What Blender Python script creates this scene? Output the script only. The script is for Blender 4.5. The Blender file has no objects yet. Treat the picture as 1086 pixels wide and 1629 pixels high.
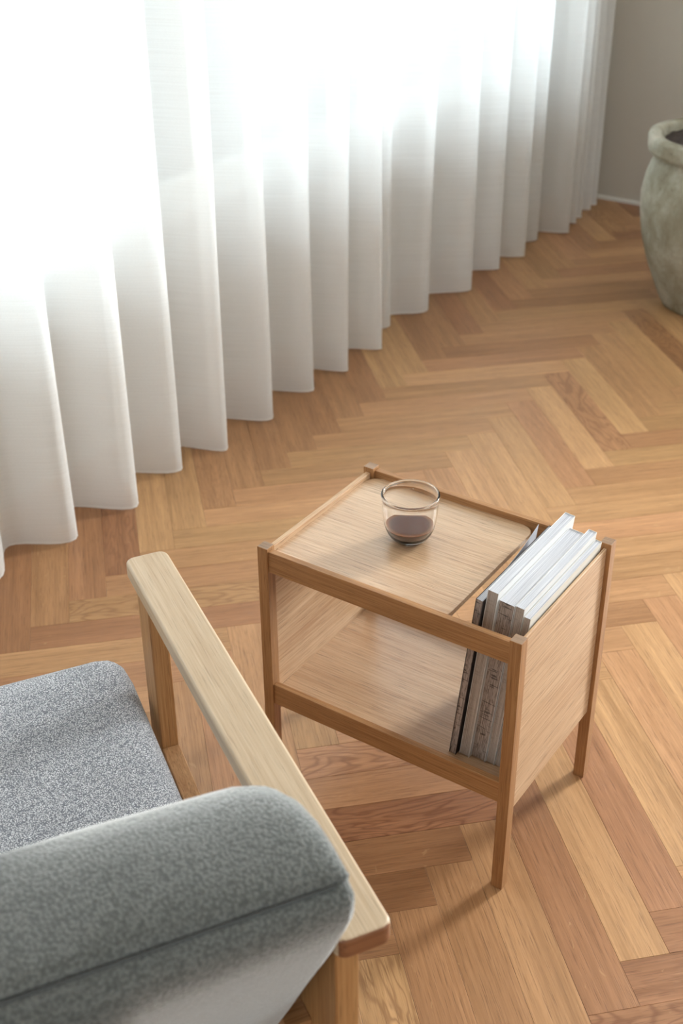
import bpy, bmesh, math, random
from mathutils import Vector, Matrix
random.seed(7)
C = bpy.context.scene.collection
S = bpy.context.scene

# ------------------------------------------------------------------ camera
CAM = Vector((1.07653, -1.34552, 1.60678))
PITCH, YAW, ROLL, FPX = -0.546016, -0.595544, -0.00766266, 2021.484
cy_, sy_, cp_, sp_ = math.cos(YAW), math.sin(YAW), math.cos(PITCH), math.sin(PITCH)
fwd = Vector((sy_*cp_, cy_*cp_, sp_)); rgt = Vector((cy_, -sy_, 0)); upv = rgt.cross(fwd)
r2 = rgt*math.cos(ROLL) + upv*math.sin(ROLL); u2 = upv*math.cos(ROLL) - rgt*math.sin(ROLL)
cd = bpy.data.cameras.new('camera'); cam = bpy.data.objects.new('camera', cd); C.objects.link(cam)
M = Matrix((r2, u2, -fwd)).transposed().to_4x4(); M.translation = CAM
cam.matrix_world = M
cd.sensor_fit = 'VERTICAL'; cd.sensor_height = 36; cd.sensor_width = 24; cd.lens = 36*FPX/1629
cd.clip_start = 0.05; cd.clip_end = 60
cd.dof.use_dof = True; cd.dof.focus_distance = 1.92; cd.dof.aperture_fstop = 5.6
S.camera = cam

# ------------------------------------------------------------------ world, lights, exposure
w = bpy.data.worlds.new('sky'); S.world = w; w.use_nodes = True
bg = w.node_tree.nodes['Background']; bg.inputs[0].default_value = (0.80, 0.91, 1.0, 1); bg.inputs[1].default_value = 1.55
S.view_settings.view_transform = 'Standard'; S.view_settings.look = 'None'
S.view_settings.gamma = 1; S.view_settings.use_curve_mapping = False
S.view_settings.exposure = 0.44

def area(name, loc, rot, sx, sy, power, col, portal=False, spread=math.pi):
    l = bpy.data.lights.new(name, 'AREA'); l.shape = 'RECTANGLE'; l.size = sx; l.size_y = sy
    l.energy = power; l.color = col; l.spread = spread
    if portal: l.cycles.is_portal = True
    o = bpy.data.objects.new(name, l); o.location = loc; o.rotation_euler = rot; C.objects.link(o); return o
# daylight of the window openings (left wall, behind the curtain; back wall, right of the frame); front and right: added fill
HP = math.pi/2
area('daylight_left', (-1.40, 1.25, 1.45), (0, -HP, 0), 1.9, 4.2, 78, (0.80, 0.91, 1.0))
area('daylight_back', (1.60, 3.80, 1.45), (-HP, 0, 0), 0.7, 1.5, 290, (0.97, 0.98, 1.0))
area('fill_front', (1.4, -3.75, 1.50), (HP, 0, 0), 1.5, 1.4, 14, (0.90, 0.95, 1.0))  # weak fill added for the chair's rear, through an unseen front window
area('fill_right', (4.50, 0.8, 1.50), (0, HP, 0), 1.4, 1.9, 22, (0.86, 0.93, 1.0))  # fill added from the right, through an unseen window

# ------------------------------------------------------------------ helpers
def tag(o, label=None, cat=None, group=None, kind=None):
    if label: o['label'] = label
    if cat: o['category'] = cat
    if group: o['group'] = group
    if kind: o['kind'] = kind
    return o
def empty(name, loc=(0,0,0), rz=0):
    o = bpy.data.objects.new(name, None); o.location = loc; o.rotation_euler = (0,0,rz)
    o.empty_display_size = .05; C.objects.link(o); return o
def link(name, bm, mats, parent=None, smooth=False, loc=None):
    me = bpy.data.meshes.new(name); bmesh.ops.recalc_face_normals(bm, faces=bm.faces) ; bm.to_mesh(me); bm.free()
    if not isinstance(mats, (list, tuple)): mats = [mats]
    for m in mats: me.materials.append(m)
    if smooth:
        for p in me.polygons: p.use_smooth = True
    o = bpy.data.objects.new(name, me); C.objects.link(o)
    if parent: o.parent = parent
    if loc: o.location = loc
    return o
def add_box(bm, a, b, bev=0.0, seg=2, mat=0, topmat=None):
    vs = [bm.verts.new((x,y,z)) for x in (a[0],b[0]) for y in (a[1],b[1]) for z in (a[2],b[2])]
    idx = [(0,1,3,2),(4,6,7,5),(0,4,5,1),(2,3,7,6),(0,2,6,4),(1,5,7,3)]
    fs = [bm.faces.new([vs[i] for i in f]) for f in idx]
    for f in fs: f.material_index = mat
    if topmat is not None: fs[5].material_index = topmat; fs[4].material_index = topmat
    if bev > 0:
        es = list({e for f in fs for e in f.edges})
        bmesh.ops.bevel(bm, geom=es, offset=bev, segments=seg, affect='EDGES', profile=.5)
def box(name, a, b, mats, parent=None, bev=0.0, seg=2, topmat=None):
    bm = bmesh.new(); add_box(bm, a, b, bev, seg, 0, topmat); o = link(name, bm, mats, parent)
    if bev > 0:
        for p in o.data.polygons: p.use_smooth = True
        m = o.modifiers.new('wn', 'WEIGHTED_NORMAL'); m.keep_sharp = True
    return o
def rounded_plate(name, x0, x1, y0, y1, z0, z1, r, mats, parent, bev=.0012):
    bm = bmesh.new(); pts = []
    for cx, cy, a0 in ((x1-r,y0+r,-90),(x1-r,y1-r,0),(x0+r,y1-r,90),(x0+r,y0+r,180)):
        for k in range(9):
            a = math.radians(a0 + 90*k/8); pts.append((cx+r*math.cos(a), cy+r*math.sin(a)))
    lo = [bm.verts.new((x,y,z0)) for x,y in pts]; hi = [bm.verts.new((x,y,z1)) for x,y in pts]
    fb = bm.faces.new(lo[::-1]); ft = bm.faces.new(hi); n = len(pts)
    for i in range(n): bm.faces.new((lo[i], lo[(i+1)%n], hi[(i+1)%n], hi[i]))
    bmesh.ops.bevel(bm, geom=list(ft.edges)+list(fb.edges), offset=bev, segments=2, affect='EDGES')
    o = link(name, bm, mats, parent, True); m = o.modifiers.new('wn','WEIGHTED_NORMAL'); return o
def lathe(bm, prof, n=64, c=(0,0), cap0=False, cap1=False, wob=None):
    rings = []
    for r, z in prof:
        ring = []
        for k in range(n):
            a = 2*math.pi*k/n; rr = r + (wob(a, z) if wob else 0)
            ring.append(bm.verts.new((c[0]+rr*math.cos(a), c[1]+rr*math.sin(a), z)))
        rings.append(ring)
    for A, B in zip(rings, rings[1:]):
        for k in range(n): bm.faces.new((A[k], A[(k+1)%n], B[(k+1)%n], B[k]))
    if cap0: bm.faces.new(rings[0][::-1])
    if cap1: bm.faces.new(rings[-1])
    return rings

# ------------------------------------------------------------------ materials
class NT:
    def __init__(s, name):
        s.m = bpy.data.materials.new(name); s.m.use_nodes = True; s.t = s.m.node_tree
        s.b = s.t.nodes['Principled BSDF']; s.out = s.t.nodes['Material Output']
    def n(s, typ, **kw):
        nd = s.t.nodes.new(typ)
        for k, v in kw.items(): setattr(nd, k, v)
        return nd
    def l(s, a, b): s.t.links.new(a, b)
    def math(s, op, a, b=None, c=None):
        nd = s.n('ShaderNodeMath', operation=op)
        for i, v in enumerate((a, b, c)):
            if v is None: continue
            if isinstance(v, (int, float)): nd.inputs[i].default_value = v
            else: s.l(v, nd.inputs[i])
        return nd.outputs[0]
    def vmul(s, v, k):
        nd = s.n('ShaderNodeVectorMath', operation='MULTIPLY'); s.l(v, nd.inputs[0]); nd.inputs[1].default_value = k; return nd.outputs[0]
    def vadd(s, v, w_):
        nd = s.n('ShaderNodeVectorMath', operation='ADD'); s.l(v, nd.inputs[0])
        if isinstance(w_, tuple): nd.inputs[1].default_value = w_
        else: s.l(w_, nd.inputs[1])
        return nd.outputs[0]
    def noise(s, v, scale, detail=4, rough=.55, dist=0):
        nd = s.n('ShaderNodeTexNoise'); s.l(v, nd.inputs['Vector']); nd.inputs['Scale'].default_value = scale
        nd.inputs['Detail'].default_value = detail; nd.inputs['Roughness'].default_value = rough; nd.inputs['Distortion'].default_value = dist
        return nd.outputs['Fac']
    def mix(s, f, a, b, mode='MIX'):
        nd = s.n('ShaderNodeMix', data_type='RGBA', blend_type=mode)
        if isinstance(f, (int, float)): nd.inputs[0].default_value = f
        else: s.l(f, nd.inputs[0])
        for i, v in ((6, a), (7, b)):
            if isinstance(v, tuple): nd.inputs[i].default_value = (*v, 1) if len(v) == 3 else v
            else: s.l(v, nd.inputs[i])
        return nd.outputs[2]
    def ramp(s, f, stops):
        nd = s.n('ShaderNodeValToRGB'); s.l(f, nd.inputs[0]); cr = nd.color_ramp
        cr.elements[0].position, cr.elements[0].color = stops[0][0], (*stops[0][1], 1)
        cr.elements[1].position, cr.elements[1].color = stops[-1][0], (*stops[-1][1], 1)
        for p, c in stops[1:-1]:
            e = cr.elements.new(p); e.color = (*c, 1)
        return nd.outputs[0]
    def mr(s, v, a, b, c=0, d=1):
        nd = s.n('ShaderNodeMapRange'); s.l(v, nd.inputs[0])
        for i, x in enumerate((a, b, c, d)): nd.inputs[i+1].default_value = x
        return nd.outputs[0]
    def bump(s, h, strength, dist=.001):
        nd = s.n('ShaderNodeBump'); nd.inputs['Strength'].default_value = strength; nd.inputs['Distance'].default_value = dist
        s.l(h, nd.inputs['Height']); s.l(nd.outputs[0], s.b.inputs['Normal'])
    def setp(s, **kw):
        for k, v in kw.items():
            k = k.replace('_', ' ')
            if isinstance(v, (int, float)): s.b.inputs[k].default_value = v
            elif isinstance(v, tuple): s.b.inputs[k].default_value = (*v, 1) if len(v) == 3 else v
            else: s.l(v, s.b.inputs[k])

def srgb(r, g, b):
    f = lambda c: (c/255/12.92 if c/255 <= .04045 else ((c/255+.055)/1.055)**2.4)
    return (f(r), f(g), f(b))

def oak(name, axis, light, dark, rough=.42, pore=.55, coarse=1.0, spec=.5):
    """furniture oak: long fine streaks along the given axis"""
    t = NT(name)
    tc = t.n('ShaderNodeTexCoord').outputs['Object']
    oi = t.n('ShaderNodeObjectInfo').outputs['Random']
    off = t.n('ShaderNodeCombineXYZ'); 
    for i, k in enumerate((7.3, 3.1, 5.7)): t.l(t.math('MULTIPLY', oi, k), off.inputs[i])
    v = t.vadd(tc, off.outputs[0])
    def st(al, ac): return tuple(al if i == axis else ac for i in range(3))
    fine = t.noise(t.vmul(v, st(9*coarse, 420*coarse)), 1, 3, .6)
    mid = t.noise(t.vmul(v, st(2.8, 200)), 1, 4, .65, .15)
    broad = t.noise(t.vmul(v, st(.9, 11)), 1, 2, .5)
    porev = t.mr(t.noise(t.vmul(v, st(24*coarse, 900*coarse)), 1, 2, .5), .58, .70)
    g = t.math('ADD', t.math('MULTIPLY', fine, .50), t.math('ADD', t.math('MULTIPLY', mid, .30), t.math('MULTIPLY', broad, .20)))
    col = t.mix(t.mr(g, .36, .64), dark, light)
    col = t.mix(t.math('MULTIPLY', porev, pore), col, tuple(c*.45 for c in dark))
    t.setp(Base_Color=col, Roughness=rough, Specular_IOR_Level=spec, IOR=1.62 if spec > .9 else 1.5)
    t.bump(t.math('SUBTRACT', fine, t.math('MULTIPLY', porev, .8)), .25, .0004)
    return t.m
OL, OD = srgb(186, 140, 94), srgb(146, 98, 58)
OAK = [oak('oiled_oak_%s' % 'xyz'[i], i, OL, OD) for i in range(3)]
END = oak('oak_end_grain', 0, srgb(168, 140, 116), srgb(128, 100, 78), coarse=.8)
VL, VD = srgb(214, 183, 149), srgb(176, 134, 97)
VEN_X = oak('oak_veneer_x', 0, VL, VD, .30, .8, .75, 1.0); VEN_Y = oak('oak_veneer_y', 1, VL, VD, .40, .7, .75)
CL, CDK = srgb(208, 186, 158), srgb(182, 154, 122)  # armrest oak, paler than the legs: its sheen is put into the colour
CH = [oak('soaped_oak_x', 0, OL, OD, .5, .5, .8), oak('soaped_oak_sheen_y', 1, CL, CDK, .42, .35, .7), oak('soaped_oak_z', 2, srgb(196, 150, 100), srgb(158, 108, 62), .5, .5, .8)]
AEND = oak('armrest_end_grain', 0, srgb(158, 106, 70), srgb(116, 70, 44), .5, .4, .5)
CHR = oak('seat_rail_oak', 1, srgb(196, 150, 104), srgb(160, 112, 70), .5, .5, .8)

def plank_mat(name, src):
    """parquet oak; tone, redness, figure and seed come from the object's (or the vertices') colour"""
    t = NT(name)
    if src == 'object':
        oi = t.n('ShaderNodeObjectInfo'); colv, alpha = oi.outputs['Color'], oi.outputs['Alpha']
    else:
        at = t.n('ShaderNodeAttribute', attribute_name='tone'); colv, alpha = at.outputs['Color'], at.outputs['Alpha']
    sp = t.n('ShaderNodeSeparateColor'); t.l(colv, sp.inputs[0]); tone, red, fig = sp.outputs
    uv = t.n('ShaderNodeUVMap').outputs[0]
    off = t.n('ShaderNodeCombineXYZ')
    for i, k in enumerate((11.3, 17.1, 5.7)): t.l(t.math('MULTIPLY', alpha, k), off.inputs[i])
    v = t.vadd(uv, off.outputs[0])
    fine = t.noise(t.vmul(v, (7, 260, 1)), 1, 4, .62, .1)
    mid = t.noise(t.vmul(v, (2.0, 60, 1)), 1, 4, .6, .15)
    broad = t.noise(t.vmul(v, (1.3, 9, 1)), 1, 2, .5)
    pore = t.mr(t.noise(t.vmul(v, (18, 620, 1)), 1, 2, .5), .57, .68)
    # cathedral figure: rings stretched along the board
    wob = t.noise(t.vmul(v, (3.2, 11, 1)), 1, 3, .5, .6)
    ring = t.math('SINE', t.math('MULTIPLY', wob, 90))
    ring = t.math('POWER', t.mr(ring, -1, 1), 3.0)
    medul = t.mr(t.noise(t.vmul(v, (26, 60, 1)), 1, 2, .5, 1.0), .70, .76)
    g = t.math('ADD', t.math('MULTIPLY', fine, .38), t.math('ADD', t.math('MULTIPLY', mid, .36), t.math('MULTIPLY', broad, .26)))
    g = t.mr(g, .36, .64)
    dark = t.mix(red, srgb(116, 70, 36), srgb(120, 66, 41)); light = t.mix(red, srgb(208, 168, 119), srgb(204, 154, 114))
    base = t.mix(tone, dark, light)
    lo = t.mix(1.0, base, (.67, .61, .55), 'MULTIPLY'); hi = t.mix(1.0, base, (1.16, 1.15, 1.14), 'MULTIPLY')
    col = t.mix(g, lo, hi)
    col = t.mix(t.math('MULTIPLY', pore, .65), col, t.mix(1.0, base, (.42, .36, .32), 'MULTIPLY'))
    col = t.mix(t.math('MULTIPLY', t.math('MULTIPLY', ring, fig), .75), col, t.mix(1.0, base, (.50, .40, .34), 'MULTIPLY'))
    col = t.mix(t.math('MULTIPLY', medul, .16), col, srgb(226, 190, 140))
    t.setp(Base_Color=col, Roughness=t.mr(fine, .3, .7, .32, .42), Specular_IOR_Level=.5)
    t.bump(t.math('SUBTRACT', fine, pore), .18, .0004)
    return t.m
PLANK = plank_mat('parquet_oak', 'object'); PLANK_S = plank_mat('parquet_oak_far', 'attr')

def plain(name, col, rough=.6, **kw):
    t = NT(name); t.setp(Base_Color=col, Roughness=rough, **kw); return t.m
def paint(name, col):
    t = NT(name); tc = t.n('ShaderNodeTexCoord').outputs['Object']
    t.setp(Base_Color=t.mix(t.noise(tc, 6, 3), tuple(c*.97 for c in col), col), Roughness=.75)
    t.bump(t.noise(tc, 260, 2), .12, .0006); return t.m
WALL = paint('wall_paint', srgb(186, 178, 166)); CEIL = paint('ceiling_paint', srgb(235, 233, 228))
TRIM = plain('white_trim_paint', srgb(226, 223, 216), .45)
SUB = plain('subfloor', srgb(58, 36, 20), .9)

def fabric(name, hi, lo, scale, cont=1.0, fuzz=.3, stretch=1.0):
    t = NT(name); tc = t.n('ShaderNodeTexCoord').outputs['Object']
    v = t.vadd(tc, t.vmul(t.n('ShaderNodeTexNoise').outputs['Color'], (0, 0, 0)))
    vor = t.n('ShaderNodeTexVoronoi'); t.l(t.vmul(v, (scale, scale*stretch, scale)), vor.inputs['Vector']); vor.inputs['Scale'].default_value = 1
    vor.inputs['Randomness'].default_value = .9
    n1 = t.noise(v, scale*1.4, 2, .6); n2 = t.noise(v, 30, 3, .6)
    loop = t.mr(vor.outputs['Distance'], .05, .75, 1, 0)
    g = t.math('ADD', t.math('MULTIPLY', loop, .6), t.math('MULTIPLY', n1, .4))
    col = t.mix(t.mr(g, .5-.28*cont, .5+.28*cont) if cont <= 1 else t.mr(g, .38, .62), lo, hi)
    col = t.mix(t.mr(n2, .35, .65, 0, .18), col, tuple(c*.8 for c in lo))
    t.setp(Base_Color=col, Roughness=.95, Specular_IOR_Level=.15, Sheen_Weight=fuzz, Sheen_Roughness=.45)
    t.bump(g, .6, .0018); return t.m
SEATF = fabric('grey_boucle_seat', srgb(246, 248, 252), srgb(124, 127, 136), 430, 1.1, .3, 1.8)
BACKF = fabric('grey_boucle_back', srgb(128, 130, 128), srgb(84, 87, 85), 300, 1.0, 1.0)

def curtain_mat(name, tr=.14):
    t = NT(name); nt = t.t
    tc = t.n('ShaderNodeUVMap').outputs[0]
    weave = t.noise(t.vmul(tc, (260, 900, 1)), 1, 2, .6)
    slub = t.noise(t.vmul(tc, (3, 420, 1)), 1, 2, .6)
    c1 = t.mix(t.mr(slub, .35, .65), (.87, .86, .845), (.93, .925, .915))
    d = t.n('ShaderNodeBsdfDiffuse'); tl = t.n('ShaderNodeBsdfTranslucent'); tp = t.n('ShaderNodeBsdfTransparent')
    t.l(c1, d.inputs[0]); t.l(c1, tl.inputs[0])
    m1 = t.n('ShaderNodeMixShader'); m1.inputs[0].default_value = .52; t.l(d.outputs[0], m1.inputs[1]); t.l(tl.outputs[0], m1.inputs[2])
    m2 = t.n('ShaderNodeMixShader'); t.l(t.mr(weave, .3, .7, tr*.75, tr*1.25), m2.inputs[0]); t.l(m1.outputs[0], m2.inputs[1]); t.l(tp.outputs[0], m2.inputs[2])
    t.l(m2.outputs[0], t.out.inputs[0]); nt.nodes.remove(t.b); return t.m
CURT = curtain_mat('sheer_voile'); HEM = curtain_mat('sheer_voile_doubled', .05)

def glass_mat(name, rough=0.0):
    t = NT(name); t.setp(Base_Color=(1, 1, 1), Roughness=rough, IOR=1.47, Transmission_Weight=1.0); return t.m
GLASS = glass_mat('clear_glass')
def pane_mat():
    t = NT('window_glass'); tp = t.n('ShaderNodeBsdfTransparent'); gl = t.n('ShaderNodeBsdfGlossy'); gl.inputs['Roughness'].default_value = .02
    tp.inputs[0].default_value = (.96, .98, .97, 1)
    fr = t.n('ShaderNodeFresnel'); fr.inputs[0].default_value = 1.45
    m = t.n('ShaderNodeMixShader'); t.l(fr.outputs[0], m.inputs[0]); t.l(tp.outputs[0], m.inputs[1]); t.l(gl.outputs[0], m.inputs[2])
    t.l(m.outputs[0], t.out.inputs[0]); t.t.nodes.remove(t.b); return t.m
PANE = pane_mat()
def coffee_mat():
    """dark liquid, amber where the layer thins out against the glass"""
    t = NT('black_coffee'); sx = t.n('ShaderNodeSeparateXYZ'); t.l(t.n('ShaderNodeTexCoord').outputs['Object'], sx.inputs[0])
    r = t.math('SQRT', t.math('ADD', t.math('MULTIPLY', sx.outputs[0], sx.outputs[0]), t.math('MULTIPLY', sx.outputs[1], sx.outputs[1])))
    k = t.math('MULTIPLY', t.mr(r, .0315, .0392), t.mr(sx.outputs[2], .0290, .0298))
    t.setp(Base_Color=t.mix(k, (.070, .012, .006), (.26, .085, .03)), Roughness=.03, Specular_IOR_Level=.6, IOR=1.4)
    return t.m
COFFEE = coffee_mat()
def pot_mat():
    t = NT('weathered_stoneware'); tc = t.n('ShaderNodeTexCoord').outputs['Object']
    a = t.noise(tc, 7, 6, .65, .4); b = t.noise(t.vmul(tc, (30, 30, 6)), 1, 5, .7); c = t.noise(tc, 90, 3, .7)
    col = t.ramp(a, [(.30, srgb(122, 112, 92)), (.46, srgb(150, 146, 128)), (.56, srgb(166, 162, 146)), (.72, srgb(196, 188, 172))])
    col = t.mix(t.mr(b, .50, .72, 0, .55), col, srgb(122, 112, 92)); col = t.mix(t.mr(c, .60, .72, 0, .5), col, srgb(92, 84, 66))
    g = t.n('ShaderNodeTexCoord')
    t.setp(Base_Color=col, Roughness=.8, Specular_IOR_Level=.25)
    t.bump(t.math('ADD', t.math('MULTIPLY', c, .5), b), .6, .004); return t.m
POT = pot_mat()
def soil_mat():
    t = NT('dark_soil'); tc = t.n('ShaderNodeTexCoord').outputs['Object']
    n = t.noise(tc, 90, 5, .7)
    t.setp(Base_Color=t.mix(t.mr(n, .35, .65), srgb(40, 30, 26), srgb(84, 68, 60)), Roughness=.95); t.bump(n, 1, .01); return t.m
SOIL = soil_mat()
def pages_mat(name, hi, lo, marks=0.0, axis=0):
    """cut page edges: thin leaves stacked along local x"""
    t = NT(name); tc = t.n('ShaderNodeTexCoord').outputs['Object']
    leaf = t.noise(t.vmul(tc, (1500, 6, 6)), 1, 2, .5)
    col = t.mix(t.mr(leaf, .36, .64), lo, hi)
    if marks:
        blk = t.mr(t.noise(t.vmul(tc, (900, 30, 60)), 1, 1, .5), .56, .60)
        bar = t.mr(t.noise(t.vmul(tc, (40, 30, 420)), 1, 0, .5), .68, .72)
        col = t.mix(t.math('MULTIPLY', blk, marks), col, srgb(86, 74, 70)); col = t.mix(t.math('MULTIPLY', bar, marks), col, srgb(50, 42, 42))
    t.setp(Base_Color=col, Roughness=.7); t.bump(leaf, .5, .0006); return t.m
PG_W = pages_mat('white_page_edges', srgb(218, 219, 224), srgb(168, 170, 180))
PG_F = pages_mat('printed_page_edges', srgb(196, 180, 170), srgb(128, 112, 104), .7)  # print marks; brown-grey base tone holds wood reflected in the fore-edge
PG_P = pages_mat('plain_page_edges', srgb(200, 186, 176), srgb(150, 136, 126), .12)  # same reflected wood tone put into the page colour
COV_W = plain('white_card_cover', srgb(228, 227, 226), .5); COV_D = plain('dark_card_cover', srgb(62, 56, 56), .45)
COV_G = plain('grey_card_cover', srgb(196, 197, 204), .5); COV_B = plain('ivory_card_cover', srgb(224, 220, 212), .6)

# ------------------------------------------------------------------ room shell
RX0, RX1, RY0, RY1, RZ = -1.12, 4.2, -3.4, 3.48, 2.6
def wall_with_holes(name, axis, pos, th, u0, u1, holes, mat):
    """a wall slab in the plane axis=pos, holes = (u0,u1,z0,z1)"""
    us = sorted({u0, u1, *[h[0] for h in holes], *[h[1] for h in holes]}); zs = sorted({-.05, RZ, *[h[2] for h in holes], *[h[3] for h in holes]})
    bm = bmesh.new()
    for a, b in zip(us, us[1:]):
        for c, d in zip(zs, zs[1:]):
            if any(h[0] <= (a+b)/2 <= h[1] and h[2] <= (c+d)/2 <= h[3] for h in holes): continue
            p0, p1 = sorted((pos, pos+th))
            add_box(bm, (p0, a, c) if axis == 0 else (a, p0, c), (p1, b, d) if axis == 0 else (b, p1, d))
    bmesh.ops.remove_doubles(bm, verts=bm.verts, dist=1e-5)
    return tag(link(name, bm, mat), kind='structure')
SILL = .53
WL = [(-1.45, .99, SILL, 2.35), (1.05, 3.12, SILL, 2.35)]
wall_with_holes('wall_left', 0, RX0, -.18, RY0-.18, RY1+.18, WL, WALL)
wall_with_holes('wall_back', 1, RY1, .18, RX0, RX1, [(1.0, 2.5, .70, 2.25)], WALL)
wall_with_holes('wall_right', 0, RX1, .18, RY0-.18, RY1+.18, [(-.2, 1.8, .70, 2.25)], WALL)
wall_with_holes('wall_front', 1, RY0, -.18, RX0, RX1, [(.6, 2.2, .70, 2.25)], WALL)
bm = bmesh.new(); add_box(bm, (RX0-.18, RY0-.18, RZ), (RX1+.18, RY1+.18, RZ+.15)); tag(link('ceiling', bm, CEIL), kind='structure')
def window(n, axis, pos, u0, u1, z0, z1, nm, sgn):
    """frame of four bars + mullions, pane; set back in the wall"""
    r = empty('window_%d' % n); r['kind'] = 'structure'
    d0, d1 = sorted((pos+sgn*.06, pos+sgn*.12))
    def bx(name, ua, ub, za, zb, e0, e1, mat):
        return box(name, (e0, ua, za) if axis == 0 else (ua, e0, za), (e1, ub, zb) if axis == 0 else (ub, e1, zb), mat, r)
    bx('window_frame', u0, u0+.06, z0, z1, d0, d1, TRIM); bx('window_frame', u1-.06, u1, z0, z1, d0, d1, TRIM)
    bx('window_frame', u0+.06, u1-.06, z0, z0+.06, d0, d1, TRIM); bx('window_frame', u0+.06, u1-.06, z1-.06, z1, d0, d1, TRIM)
    w_ = (u1-u0-.12)/nm
    for k in range(1, nm): bx('mullion', u0+.06+k*w_-.025, u0+.06+k*w_+.025, z0+.06, z1-.06, d0, d1, TRIM)
    m = (d0+d1)/2
    for k in range(nm):
        bx('pane', u0+.06+k*w_+(.025 if k else 0), u0+.06+(k+1)*w_-(.025 if k < nm-1 else 0), z0+.06, z1-.06, m-.003, m+.003, PANE)
    e0, e1 = sorted((pos-sgn*.03, pos+sgn*.06)); bx('window_sill', u0, u1, z0-.0, z0+.025, e0, e1, TRIM)
window(1, 0, RX0, *WL[0], 1, -1); window(2, 0, RX0, *WL[1], 1, -1); window(3, 1, RY1, 1.0, 2.5, .70, 2.25, 2, 1); window(4, 0, RX1, -.2, 1.8, .70, 2.25, 2, 1); window(5, 1, RY0, .6, 2.2, .70, 2.25, 2, -1)  # right and front windows: unseen, added to go with the fill lamps
tag(box('baseboard_back', (RX0, RY1-.014, 0), (RX1, RY1, .012), TRIM), kind='structure')
tag(box('baseboard_left', (RX0, RY0, 0), (RX0+.014, RY1-.014, .022), TRIM), kind='structure')

# ------------------------------------------------------------------ herringbone floor
fl = box('floor', (RX0-.18, RY0-.18, -.06), (RX1+.18, RY1+.18, -.0132), SUB); tag(fl, kind='structure')
CP, PER, XO, YO = .3471, .1157, -.002, .0892
PW = PER/math.sqrt(2); PL = CP*math.sqrt(2)
q = math.sqrt(.5); D1 = (q, q); D2 = (q, -q)
def inframe(x, y):
    d = Vector((x, y, 0)) - CAM; z = d.dot(fwd)
    if z < .2: return False
    u = 543 + FPX*d.dot(r2)/z; v = 814.5 - FPX*d.dot(u2)/z
    return -25 < u < 1111 and -25 < v < 1654
def clip(poly, lim):
    for ax, s_, v in ((0, 1, lim[0]), (0, -1, lim[1]), (1, 1, lim[2]), (1, -1, lim[3])):
        out = []
        for i in range(len(poly)):
            a, b = poly[i-1], poly[i]; ia = s_*(a[ax]-v) >= 0; ib = s_*(b[ax]-v) >= 0
            if ia != ib:
                t = (v-a[ax])/(b[ax]-a[ax]); out.append(tuple(a[k]+t*(b[k]-a[k]) for k in (0, 1)))
            if ib: out.append(b)
        poly = out
        if len(poly) < 3: return []
    return poly
G = .00012
def plank_mesh(bm, poly, org, dl, seed=None, top=0.0, tone=None):
    """prism with a chamfered top; UV in metres along / across the board"""
    uvl = bm.loops.layers.uv.verify(); cl = None
    if tone: cl = bm.verts.layers.float_color.get('tone') or bm.verts.layers.float_color.new('tone')
    cx = sum(p[0] for p in poly)/len(poly); cyy = sum(p[1] for p in poly)/len(poly)
    def off(p, k):
        v = Vector((p[0]-cx, p[1]-cyy)); a = v.x*dl[0]+v.y*dl[1]; b = -v.x*dl[1]+v.y*dl[0]
        a -= k*math.copysign(min(1, abs(a)/k if k else 1), a) if k else 0
        b -= k*math.copysign(min(1, abs(b)/k if k else 1), b) if k else 0
        return (cx+a*dl[0]-b*dl[1], cyy+a*dl[1]+b*dl[0])
    R = []
    for k, z in ((G, -.013), (G, top-.0004), (G+.0004, top)):
        ring = []
        for p in poly:
            x, y = off(p, k); v = bm.verts.new((x, y, z)); ring.append(v)
            if cl: v[cl] = tone
        R.append(ring)
    n = len(poly); fs = [bm.faces.new(R[2])]
    for A, B in zip(R, R[1:]):
        for i in range(n): fs.append(bm.faces.new((A[i], A[(i+1)%n], B[(i+1)%n], B[i])))
    for f in fs:
        for lp in f.loops:
            dx, dy = lp.vert.co.x-org[0], lp.vert.co.y-org[1]
            lp[uvl].uv = (dx*dl[0]+dy*dl[1], -dx*dl[1]+dy*dl[0])
def base_poly(kind):
    dl, dw = (D2, D1) if kind == 'B' else (D1, D2)
    return [(0, 0), (dw[0]*PW, dw[1]*PW), (dl[0]*PL+dw[0]*PW, dl[1]*PL+dw[1]*PW), (dl[0]*PL, dl[1]*PL)]
def ccw(p):
    a = sum(p[i-1][0]*p[i][1]-p[i][0]*p[i-1][1] for i in range(len(p))); return p if a > 0 else p[::-1]
shared = {}
for kind in 'AB':
    b_ = bmesh.new(); plank_mesh(b_, ccw(base_poly(kind)), (0, 0), D2 if kind == 'B' else D1)
    me = bpy.data.meshes.new('plank'); b_.to_mesh(me); b_.free(); me.materials.append(PLANK); shared[kind] = me
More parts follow.
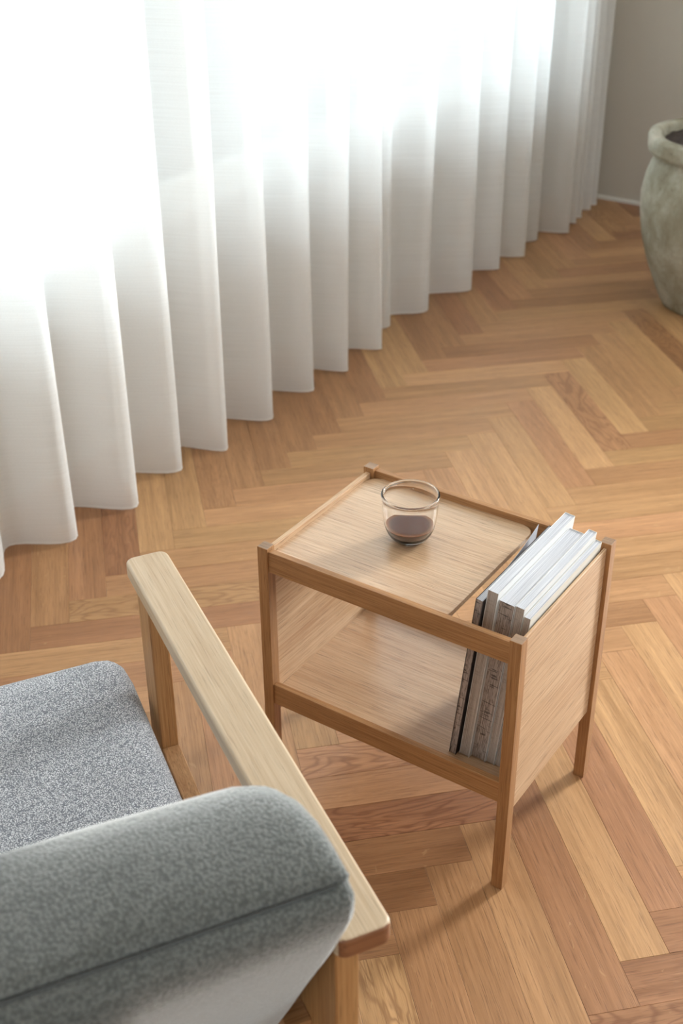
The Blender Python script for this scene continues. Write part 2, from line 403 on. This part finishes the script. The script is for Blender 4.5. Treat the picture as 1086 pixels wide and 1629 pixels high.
# boards whose look can be read in the photograph: (column, n): (tone, redness, figure)
SPEC = {(1,2):(.74,.25,.12),(1,1):(.40,.60,.12),(1,0):(.58,.3,.1),(1,-1):(.50,.35,.1),(1,-2):(.46,.4,.1),(1,3):(.55,.85,.1),(1,4):(.80,.25,.1),
 (1,5):(.72,.6,.1),(1,6):(.84,.3,.1),(1,7):(.70,.7,.1),(1,8):(.80,.3,.1),(1,9):(.76,.5,.1),
 (0,1):(.60,.6,.1),(0,0):(.56,.75,.9),(0,-1):(.52,.6,.2),(0,-2):(.30,.75,1.0),(0,-3):(.30,.35,.1),(0,-4):(.26,.3,.1),(0,-5):(.40,.4,.1),(0,-6):(.35,.3,.1),
 (-1,16):(.86,.15,.05),(-1,17):(.70,.35,.3),(-1,18):(.66,.3,.1),(-1,15):(.60,.65,.8),(-1,14):(.80,.3,.1),(-1,13):(.64,.7,.2),(-1,12):(.72,.2,.1),(-1,11):(.76,.25,.1),(-1,10):(.74,.35,.1),(-1,9):(.68,.5,.1),
 (-3,16):(.76,.1,.05),(-3,15):(.78,.1,.05),(-3,17):(.46,.4,.1),(-3,18):(.52,.4,.1),(-3,14):(.48,.5,.1),(-3,13):(.50,.4,.1),(-3,12):(.44,.4,.2),(-3,11):(.48,.4,.1),(-3,10):(.5,.4,.1),(-3,9):(.54,.4,.2),(-3,8):(.5,.4,.3),(-3,7):(.70,.1,.05),(-3,6):(.72,.15,.05),(-3,5):(.38,.7,.6),(-3,4):(.42,.6,.1),(-3,3):(.46,.3,.1),(-3,2):(.36,.5,.1),(-3,1):(.42,.3,.1),
 (2,-2):(.42,.7,.9),(2,-3):(.36,.6,.4),(2,-1):(.42,.75,.3),(2,0):(.45,.75,.2),(2,-4):(.4,.6,.2)}
cands = []
for c in range(-4, 14):
    kind = 'B' if c % 2 else 'A'
    for n in range(-42, 40):
        ox, oy = XO+c*CP, YO+n*PER
        cx_, cyy = ox+CP/2, oy+(-CP/2 if kind == 'B' else CP/2)
        poly = clip([(ox+a, oy+b) for a, b in base_poly(kind)], (RX0+.0002, RX1-.0002, RY0+.0002, RY1-.0002))
        if not poly: continue
        area_ = abs(sum(poly[i-1][0]*poly[i][1]-poly[i][0]*poly[i-1][1] for i in range(len(poly))))/2
        if area_ < 2e-4: continue
        full = abs(area_-PW*PL) < 1e-6
        pts = [(ox+a, oy+b) for a, b in base_poly(kind)] + [(cx_, cyy)]
        vis = any(inframe(*p) for p in pts)
        dist = (Vector((cx_, cyy, 0))-CAM).length
        cands.append((c, n, kind, ox, oy, poly, full, vis, dist))
vis = sorted([k for k in cands if k[7]], key=lambda k: k[8])
print('planks in view', len(vis), 'of', len(cands))
nearset = {(k[0], k[1]) for k in vis[:300]}
rest = bmesh.new(); rnd = random.Random(12)
for c, n, kind, ox, oy, poly, full, v_, dist in cands:
    tone = SPEC.get((c, n)) or (min(.95, max(.15, rnd.gauss(.60 if oy > .6 else .58, .10))), rnd.random()*.75, .85 if rnd.random() < .10 else rnd.random()*.14)
    col = (*tone, (math.sin(c*12.9898+n*78.233)*437.58) % 1.0); top = -rnd.random()*.0002
    dl = D2 if kind == 'B' else D1
    if (c, n) in nearset:
        if full: o = bpy.data.objects.new('plank', shared[kind]); o.location = (ox, oy, top)
        else:
            b_ = bmesh.new(); plank_mesh(b_, ccw([(x-ox, y-oy) for x, y in poly]), (0, 0), dl)
            me = bpy.data.meshes.new('plank'); b_.to_mesh(me); b_.free(); me.materials.append(PLANK)
            o = bpy.data.objects.new('plank', me); o.location = (ox, oy, top)
        C.objects.link(o); o.parent = fl; o.color = col
    else: plank_mesh(rest, ccw(poly), (ox, oy), dl, top=top, tone=col)
me = bpy.data.meshes.new('parquet_planks'); rest.to_mesh(me); rest.free(); me.materials.append(PLANK_S)
o = bpy.data.objects.new('parquet_planks', me); C.objects.link(o); o.parent = fl; o['kind'] = 'stuff'

# ------------------------------------------------------------------ sheer curtain
tips = [.185, .400, .591, .790, .942, 1.152, 1.361, 1.522, 1.710, 1.860, 2.043, 2.282, 2.518, 2.672, 2.860, 3.009, 3.112, 3.20, 3.29, 3.38]
crx = {.185:-.872,.400:-.846,.591:-.833,.790:-.858,.942:-.826,1.152:-.838,1.361:-.846,1.522:-.828,1.710:-.833,1.860:-.900,2.043:-.864,2.282:-.836,2.518:-.856,2.672:-.832,2.860:-.872,3.009:-.820,3.112:-.835,3.20:-.85,3.29:-.86,3.38:-.87}
tips = [.185-.2*k for k in range(8, 0, -1)] + tips
P = []
for i, t_ in enumerate(tips):
    P.append((t_-.014, crx.get(t_, -.84 - .02*(i % 2))))
    if i < len(tips)-1:
        g_ = tips[i+1]-t_; P.append((t_-.014+g_*.5, -.962 if g_ > .13 else -.915))
P.append((3.43, -.93))
ln = []
for (y0, x0), (y1, x1) in zip(P, P[1:]):
    for k in range(7):
        s_ = k/7; e = (1-math.cos(math.pi*s_))/2; ln.append((x0+(x1-x0)*e, y0+(y1-y0)*s_))
ln.append((P[-1][1], P[-1][0]))
arc = [0]
for a, b in zip(ln, ln[1:]): arc.append(arc[-1]+math.hypot(a[0]-b[0], a[1]-b[1]))
CZ0, CZ1 = .010, 2.55
def curtain_strip(name, z0, z1, nz, mat, parent=None, off=0.0):
    bm = bmesh.new(); uvl = bm.loops.layers.uv.verify(); G_ = []
    for j in range(nz+1):
        z = z0+(z1-z0)*j/nz; row = []
        for i, (x, y) in enumerate(ln):
            h = max(0, 1-z/.9)
            dx = .006*math.sin(3.1*y*4+z*2.1)*min(1, z) + .004*h*math.sin(y*23+1.3); dy = .005*math.sin(y*9+z*1.7)*min(1, z)
            amp = 1 - .12*min(1, z/1.5)*(.5+.5*math.sin(y*5.1)); x_ = -.90+(x+.90)*amp
            v = bm.verts.new((x_+dx+off, y+dy, z + (.0035*math.sin(y*31+.7) if j == 0 else 0))); row.append((v, arc[i], z))
        G_.append(row)
    for j in range(nz):
        for i in range(len(ln)-1):
            qd = (G_[j][i], G_[j][i+1], G_[j+1][i+1], G_[j+1][i]); f = bm.faces.new([p[0] for p in qd])
            for lp, p in zip(f.loops, qd): lp[uvl].uv = (p[1], p[2])
    return link(name, bm, mat, parent, True)
cur = curtain_strip('curtain', CZ0, CZ1, 28, CURT)
tag(cur, 'white sheer floor-length curtain hanging in soft wave folds before the windows', 'curtain')
curtain_strip('hem', CZ0+.0005, CZ0+.0045, 1, HEM, cur, .0008)
tr_ = box('curtain_track', (-.93, -1.5, 2.55), (-.87, 3.44, RZ), TRIM)
tag(tr_, 'white ceiling track that carries the sheer curtain', 'curtain track')

# ------------------------------------------------------------------ side table
W, D, H, A = .4743, .3342, .5, .0200
tb = empty('side_table')
tag(tb, 'small oak side table with a tray top, lower shelf and magazine slot', 'side table')
for x, y in ((0, 0), (W-A, 0), (0, D-A), (W-A, D-A)):
    box('leg', (x, y, 0), (x+A, y+A, H), [OAK[2], END], tb, .0008, 2, 1)
RI, RT = .0025, .0115
for z0, z1 in ((.455, .4945), (.182, .223)):
    box('rail', (A, RI, z0), (W-A, RI+RT, z1), OAK[0], tb, .0010)
    box('rail', (A, D-RI-RT, z0), (W-A, D-RI, z1), OAK[0], tb, .0010)
PX0, PX1 = .0055, .0145
box('side_panel', (PX0, A, .152), (PX1, D-A, .4915), VEN_Y, tb, .0012)
box('side_panel', (W-.0125, A, .152), (W-PX0-.0015, D-A, .4915), VEN_Y, tb, .0012)
TZ = .482
rounded_plate('tabletop', PX1+.0003, .338, RI+RT, D-RI-RT, TZ-.009, TZ, .022, VEN_X, tb)
box('shelf', (PX1, RI+RT, .191), (W-.0125, D-RI-RT, .2015), VEN_X, tb, .0005)

# ------------------------------------------------------------------ magazines
def magazine(xb, th, hgt, y0, dep, lean, cov, spine_pages, label, open_cover=0):
    """xb = x of the low (right) bottom corner on the shelf; leaned about y; parts: page_block, covers, spine"""
    r = empty('magazine', (xb+.0019, y0, .2018)); r.rotation_euler = (0, math.radians(lean), 0)
    tag(r, label, 'magazine', None)
    ct = .0006
    bm = bmesh.new(); add_box(bm, (-th+ct, .0012, .0008), (-ct, dep-ct, hgt-.0012))
    fr = [f for f in bm.faces if f.calc_center_median().y < .0013+1e-4]
    for f in bm.faces: f.material_index = 1 if f in fr else 0
    link('page_block', bm, [PG_W, spine_pages], r)
    bm = bmesh.new(); add_box(bm, (-th, 0, 0), (-th+ct, dep, hgt)); add_box(bm, (-ct, 0, 0), (0, dep, hgt)); add_box(bm, (-th+ct, dep-ct, 0), (-ct, dep, hgt))
    link('cover', bm, cov, r)
    return r
TH = 5.6
mags = [ # xb, th, h, y0, dep, cover, front-edge material, label
 (.3537, .0120, .318, .041, .245, COV_D, PG_F, 'thin dark-covered magazine at the tabletop end of the leaning row'),
 (.3750, .0175, .336, .047, .262, COV_W, PG_P, 'tallest magazine of the leaning row, thick with plain unprinted fore-edge'),
 (.4015, .0255, .320, .052, .240, COV_W, PG_F, 'thickest white magazine, its grey fore-edge crossed by dark printed bars'),
 (.4172, .0145, .320, .053, .254, COV_W, PG_P, 'white magazine second from the right side panel, grey striped fore-edge'),
 (.4290, .0108, .306, .054, .252, COV_B, PG_P, 'ivory-covered magazine leaning against the right side panel of the table'),
]
for xb, th, h, y0, dep, cov, pm, lab in mags:
    tag(magazine(xb, th, h, y0, dep, TH if xb > .36 else 5.9, cov, pm, lab), group=None)
# slim booklet whose cover fans open at the back
bk = empty('booklet', (.3411, .06, .2018)); bk.rotation_euler = (0, math.radians(6.2), 0)
tag(bk, 'slim booklet with a grey cover fanned open toward the tabletop', 'booklet')
box('page_block', (-.0030, 0, 0), (0, .215, .304), PG_W, bk)
bm = bmesh.new(); NS = 12; rows = []
for k in range(NS+1):
    y = .232*k/NS; x = -.0036-.016*(max(0, k-3)/(NS-3))**1.6
    rows.append([bm.verts.new((x+dx, y, z)) for dx, z in ((0, .004), (0, .309), (.0005, .309), (.0005, .004))])
for a, b in zip(rows, rows[1:]):
    for i in range(4): bm.faces.new((a[i], a[(i+1)%4], b[(i+1)%4], b[i]))
bm.faces.new(rows[0][::-1]); bm.faces.new(rows[-1]); link('cover', bm, COV_G, bk)

# ------------------------------------------------------------------ coffee glass
GX, GY = .1798, .1762
g = empty('coffee_glass', (GX, GY, TZ+.0002)); tag(g, 'clear rounded double-curved glass tumbler standing on the tabletop', 'glass')
GR, GH = .0472, .086
def arcprof(r, zc_, rb, n, off=0.0):
    return []
outer = [(0.0001, .0022), (.012, .0020), (.0165, .0006), (.0185, 0), (.0225, .0008), (.0280, .0048), (.0335, .0112), (.0380, .0190), (.0412, .0280), (.0436, .0400), (.0450, .0550), (.0460, .0700), (.0468, .0812)]
rim = [(.0475, .0832), (.0479, .0846), (.0476, .0861), (.0465, .0870), (.0450, .0869), (.0439, .0859), (.0437, .0845), (.0441, .0832)]
inner = [(.0443, .0812), (.0438, .0700), (.0432, .0550), (.0418, .0400), (.0395, .0290), (.0362, .0205), (.0318, .0135), (.0262, .0090), (.0190, .0066), (.0100, .0060), (.0001, .0060)]
bm = bmesh.new(); lathe(bm, outer+rim+inner, 96); link('tumbler', bm, GLASS, g, True)
cf_prof = [(.0001, .0064), (.0100, .0064), (.0190, .0070), (.0260, .0094), (.0315, .0139), (.0359, .0209), (.0392, .0294), (.0397, .0302)]
cf_prof = [(r_+.00025 if r_ > .001 else r_, z_-.00035) for r_, z_ in cf_prof]
bm = bmesh.new(); lathe(bm, cf_prof+[(.0390, .0299), (.030, .0297), (.0001, .0296)], 96); cf = link('coffee', bm, COFFEE, None, True, (GX, GY, TZ+.0002))
tag(cf, 'small pool of black coffee in the bottom of the glass tumbler', 'coffee')
bm = bmesh.new()
for _ in range(14):
    a = random.uniform(1.2, 2.6); z = random.uniform(.066, .078); rr = .0442+(z-.07)*.06-.0003
    bmesh.ops.create_icosphere(bm, subdivisions=1, radius=random.uniform(.0004, .0009), matrix=Matrix.Translation((rr*math.cos(a), rr*math.sin(a), z)))
dr = link('water_droplets', bm, GLASS, g, True); dr['kind'] = 'stuff'

# ------------------------------------------------------------------ stoneware pot
px_, py_ = -.145, 2.60
def wob(a, z): return .0025*math.sin(3*a+z*9)+.0015*math.sin(7*a-z*14)
pp = [(.02, .004), (.128, 0), (.137, .006), (.150, .03), (.176, .085), (.205, .155), (.226, .235), (.237, .315), (.240, .375), (.232, .430), (.217, .475), (.209, .496),
      (.212, .499), (.228, .501), (.236, .507), (.239, .517), (.240, .546), (.237, .554), (.229, .558), (.212, .559), (.203, .556), (.199, .548), (.197, .500), (.19, .46), (.02, .45)]
pot = empty('plant_pot', (px_, py_, 0)); tag(pot, 'large weathered grey-green stoneware plant pot standing by the back wall', 'plant pot')
bm = bmesh.new(); lathe(bm, pp, 72, cap0=True, cap1=True, wob=wob); o = link('pot_body', bm, POT, pot, True)
bm = bmesh.new(); rings = lathe(bm, [(.001, .540), (.05, .541), (.10, .540), (.15, .538), (.188, .535), (.1885, .49)], 48)
for v in bm.verts:
    if v.co.z > .5: v.co.z += random.uniform(-.003, .003)
so = link('soil', bm, SOIL, None, True, (px_, py_, 0)); tag(so, 'dark crumbly potting soil filling the stoneware pot', 'soil', kind='stuff')

# ------------------------------------------------------------------ armchair (local: x = seat side from outer rear corner of the near arm, y = front)
ang = math.radians(148.1)
# local axes: i (inner side) = angle 238.1, f (front) = angle 148.1 ; use x=-i so that the frame stays right handed
ch = empty('armchair', (.63157, -.59975, 0), ang-math.pi/2)
tag(ch, 'oak lounge armchair with grey boucle seat and back cushion', 'armchair')
SW = .70        # overall width
def X(i): return -i
def arm(i0, i1):
    bm = bmesh.new(); rings = []; rp, re, z0, z1 = .014, .0045, .573, .600
    lev = [(re*(1-math.sin(a)), z0+re*(1-math.cos(a))) for a in [math.pi/2*k/5 for k in range(6)]]
    lev += [(i_, z0+z1-z_) for i_, z_ in reversed(lev)]
    for ins, z in lev:
        ring = []; r_ = rp-ins
        for cx, cy, a0 in ((X(i0)-rp, rp, -90), (X(i0)-rp, .756-rp, 0), (X(i1)+rp, .756-rp, 90), (X(i1)+rp, rp, 180)):
            for k in range(8):
                a = math.radians(a0+90*k/7); ring.append(bm.verts.new((cx+r_*math.cos(a), cy+r_*math.sin(a), z)))
        rings.append(ring)
    n = len(rings[0])
    for Aa, B in zip(rings, rings[1:]):
        for k in range(n): bm.faces.new((Aa[k], Aa[(k+1) % n], B[(k+1) % n], B[k]))
    bm.faces.new(rings[0][::-1]); bm.faces.new(rings[-1]); bm.normal_update()
    for f in bm.faces:
        c_ = f.calc_center_median()
        if abs(f.normal.z) < .8 and abs(f.normal.y) > .6: f.material_index = 1
    o = link('armrest', bm, [CH[1], AEND], ch, True); o.modifiers.new('wn', 'WEIGHTED_NORMAL'); return o
for i0, i1, p0, p1 in ((0, .0625, .033, .060), (SW-.0625, SW, SW-.060, SW-.033)):
    arm(i0, i1)
    box('leg', (X(p1), .655, 0), (X(p0), .710, .575), CH[2], ch, .003)
    box('leg', (X(p1), .012, 0), (X(p0), .150, .575), CH[2], ch, .003)
    bm = bmesh.new(); add_box(bm, (X(p1), .150, -.022), (X(p0), .655, .022), .002)
    for v in bm.verts: v.co.z += .298 + (v.co.y-.655)*.20
    link('seat_rail', bm, CHR, ch)
def zs(f): return .298+(f-.655)*.20
for f in (.60, .14):
    box('cross_rail', (X(SW-.060), f-.02, zs(f)-.03), (X(.060), f+.02, zs(f)+.008), CH[0], ch, .002)
# seat cushion: superellipse block, tilted
def cushion(name, i0, i1, f0, f1, t0, t1, zfun, mat, r=.035, crown=.012):
    bm = bmesh.new(); nu, nv = 40, 44
    def side(s, n, r_, L):
        return s
    bmesh.ops.create_cube(bm, size=1)
    bmesh.ops.subdivide_edges(bm, edges=bm.edges, cuts=15, use_grid_fill=True)
    Lx, Ly, Lz = i1-i0, f1-f0, t1-t0
    for v in bm.verts:
        p = Vector((v.co.x*Lx, v.co.y*Ly, v.co.z*Lz)); h = Vector((Lx/2, Ly/2, Lz/2))
        rr = min(r, Lz/2-.002)
        def remap(c, hh):       # concentrate vertices near the edges
            s = c/hh; return hh*math.sin(s*math.pi/2)
        p = Vector((remap(p.x, h.x), remap(p.y, h.y), remap(p.z, h.z)))
        cc = Vector((max(-h.x+rr, min(h.x-rr, p.x)), max(-h.y+rr, min(h.y-rr, p.y)), max(-h.z+rr, min(h.z-rr, p.z))))
        d = p-cc
        if d.length > 1e-9 and (p-cc).length > 0:
            m = max(abs(d.x), abs(d.y), abs(d.z)); d = d.normalized()*rr if m > rr*.999 else d.normalized()*m
            p = cc+d
        cx, cyy = p.x/h.x, p.y/h.y
        p.z += crown*(1-cx*cx)*(1-cyy*cyy)*(1 if p.z > 0 else -.2)
        x, y = p.x+(i0+i1)/2, p.y+(f0+f1)/2
        v.co = (X(x), y, p.z+(t0+t1)/2+zfun(y))
    return link(name, bm, mat, ch, True)
cushion('seat_cushion', .071, SW-.071, .13, .800, -.052, .052, lambda y: .372+(y-.8)*.16, SEATF, .045, .010)

# backrest: profile (f, z) lofted across the chair; softened at both ends
prof = [ # f, z, radius used at the ends, class
 (.255,.345,.05),(.235,.42,.05),(.205,.50,.055),(.172,.58,.06),(.142,.655,.065),(.120,.712,.066),(.104,.742,.062),(.084,.757,.052),(.055,.766,.040),(.020,.768,.028),(-.015,.763,.018),(-.042,.756,.012),(-.052,.7515,.008),
 (-.0500,.7440,.010),(-.0635,.7425,.012),(-.0680,.730,.014),(-.0675,.712,.016),(-.0575,.685,.02),(-.036,.640,.022),(-.006,.580,.026),(.030,.510,.030),(.068,.435,.032),(.105,.365,.034),(.128,.325,.034),(.165,.305,.04),(.225,.310,.05)]
def back_loft():
    bm = bmesh.new(); cen = []
    n = len(prof); I0, I1 = .070, SW-.070
    es = [0, .002, .006, .012, .02, .03, .042, .056, .075, .12, .20, .28]
    st = [I0+e for e in es]+[I1-e for e in reversed(es)]
    cf_, cz_ = .085, .54
    rings = []
    for s_ in st:
        e = min(s_-I0, I1-s_); ring = []
        for k, (f, z, r_) in enumerate(prof):
            a, b = prof[k-1], prof[(k+1) % n]
            t = Vector((b[0]-a[0], b[1]-a[1])).normalized(); nrm = Vector((t.y, -t.x))
            if nrm.dot(Vector((cf_-f, cz_-z))) < 0: nrm = -nrm
            ins = 0 if e >= r_ else r_-math.sqrt(max(0, r_*r_-(r_-e)**2))
            cro = -.006*min(1, e/.2)
            ins += cro if .06 < z-.0 and k not in (12, 13) else 0
            ring.append(bm.verts.new((X(s_), f+nrm.x*ins, z+nrm.y*ins)))
        rings.append(ring)
    for Aa, B in zip(rings, rings[1:]):
        for k in range(n): bm.faces.new((Aa[k], Aa[(k+1) % n], B[(k+1) % n], B[k]))
    for ring in (rings[0], rings[-1]):
        c = Vector((0, 0, 0))
        f_ = bm.faces.new(ring)
    o = link('backrest', bm, BACKF, ch, True)
    return o
back_loft()
# seam piping along the rear top edge
bm = bmesh.new(); rings = []
for k in range(41):
    i = .086+(SW-.172)*k/40; ring = []
    for j in range(6):
        a = 2*math.pi*j/6; ring.append(bm.verts.new((X(i), -.0535+.0016*math.cos(a), .7466+.0016*math.sin(a))))
    rings.append(ring)
for Aa, B in zip(rings, rings[1:]):
    for j in range(6): bm.faces.new((Aa[j], Aa[(j+1) % 6], B[(j+1) % 6], B[j]))
link('seam', bm, plain('grey_thread', srgb(84, 86, 86), .9), ch, True)
for i in (.070, SW-.070):
    s_ = 1 if i < .3 else -1
    a, b = sorted((X(i+.02*s_), X(.060 if s_ > 0 else SW-.060)))
    box('back_bracket', (a, .08, .36), (b, .13, .39), CH[0], ch, .001)
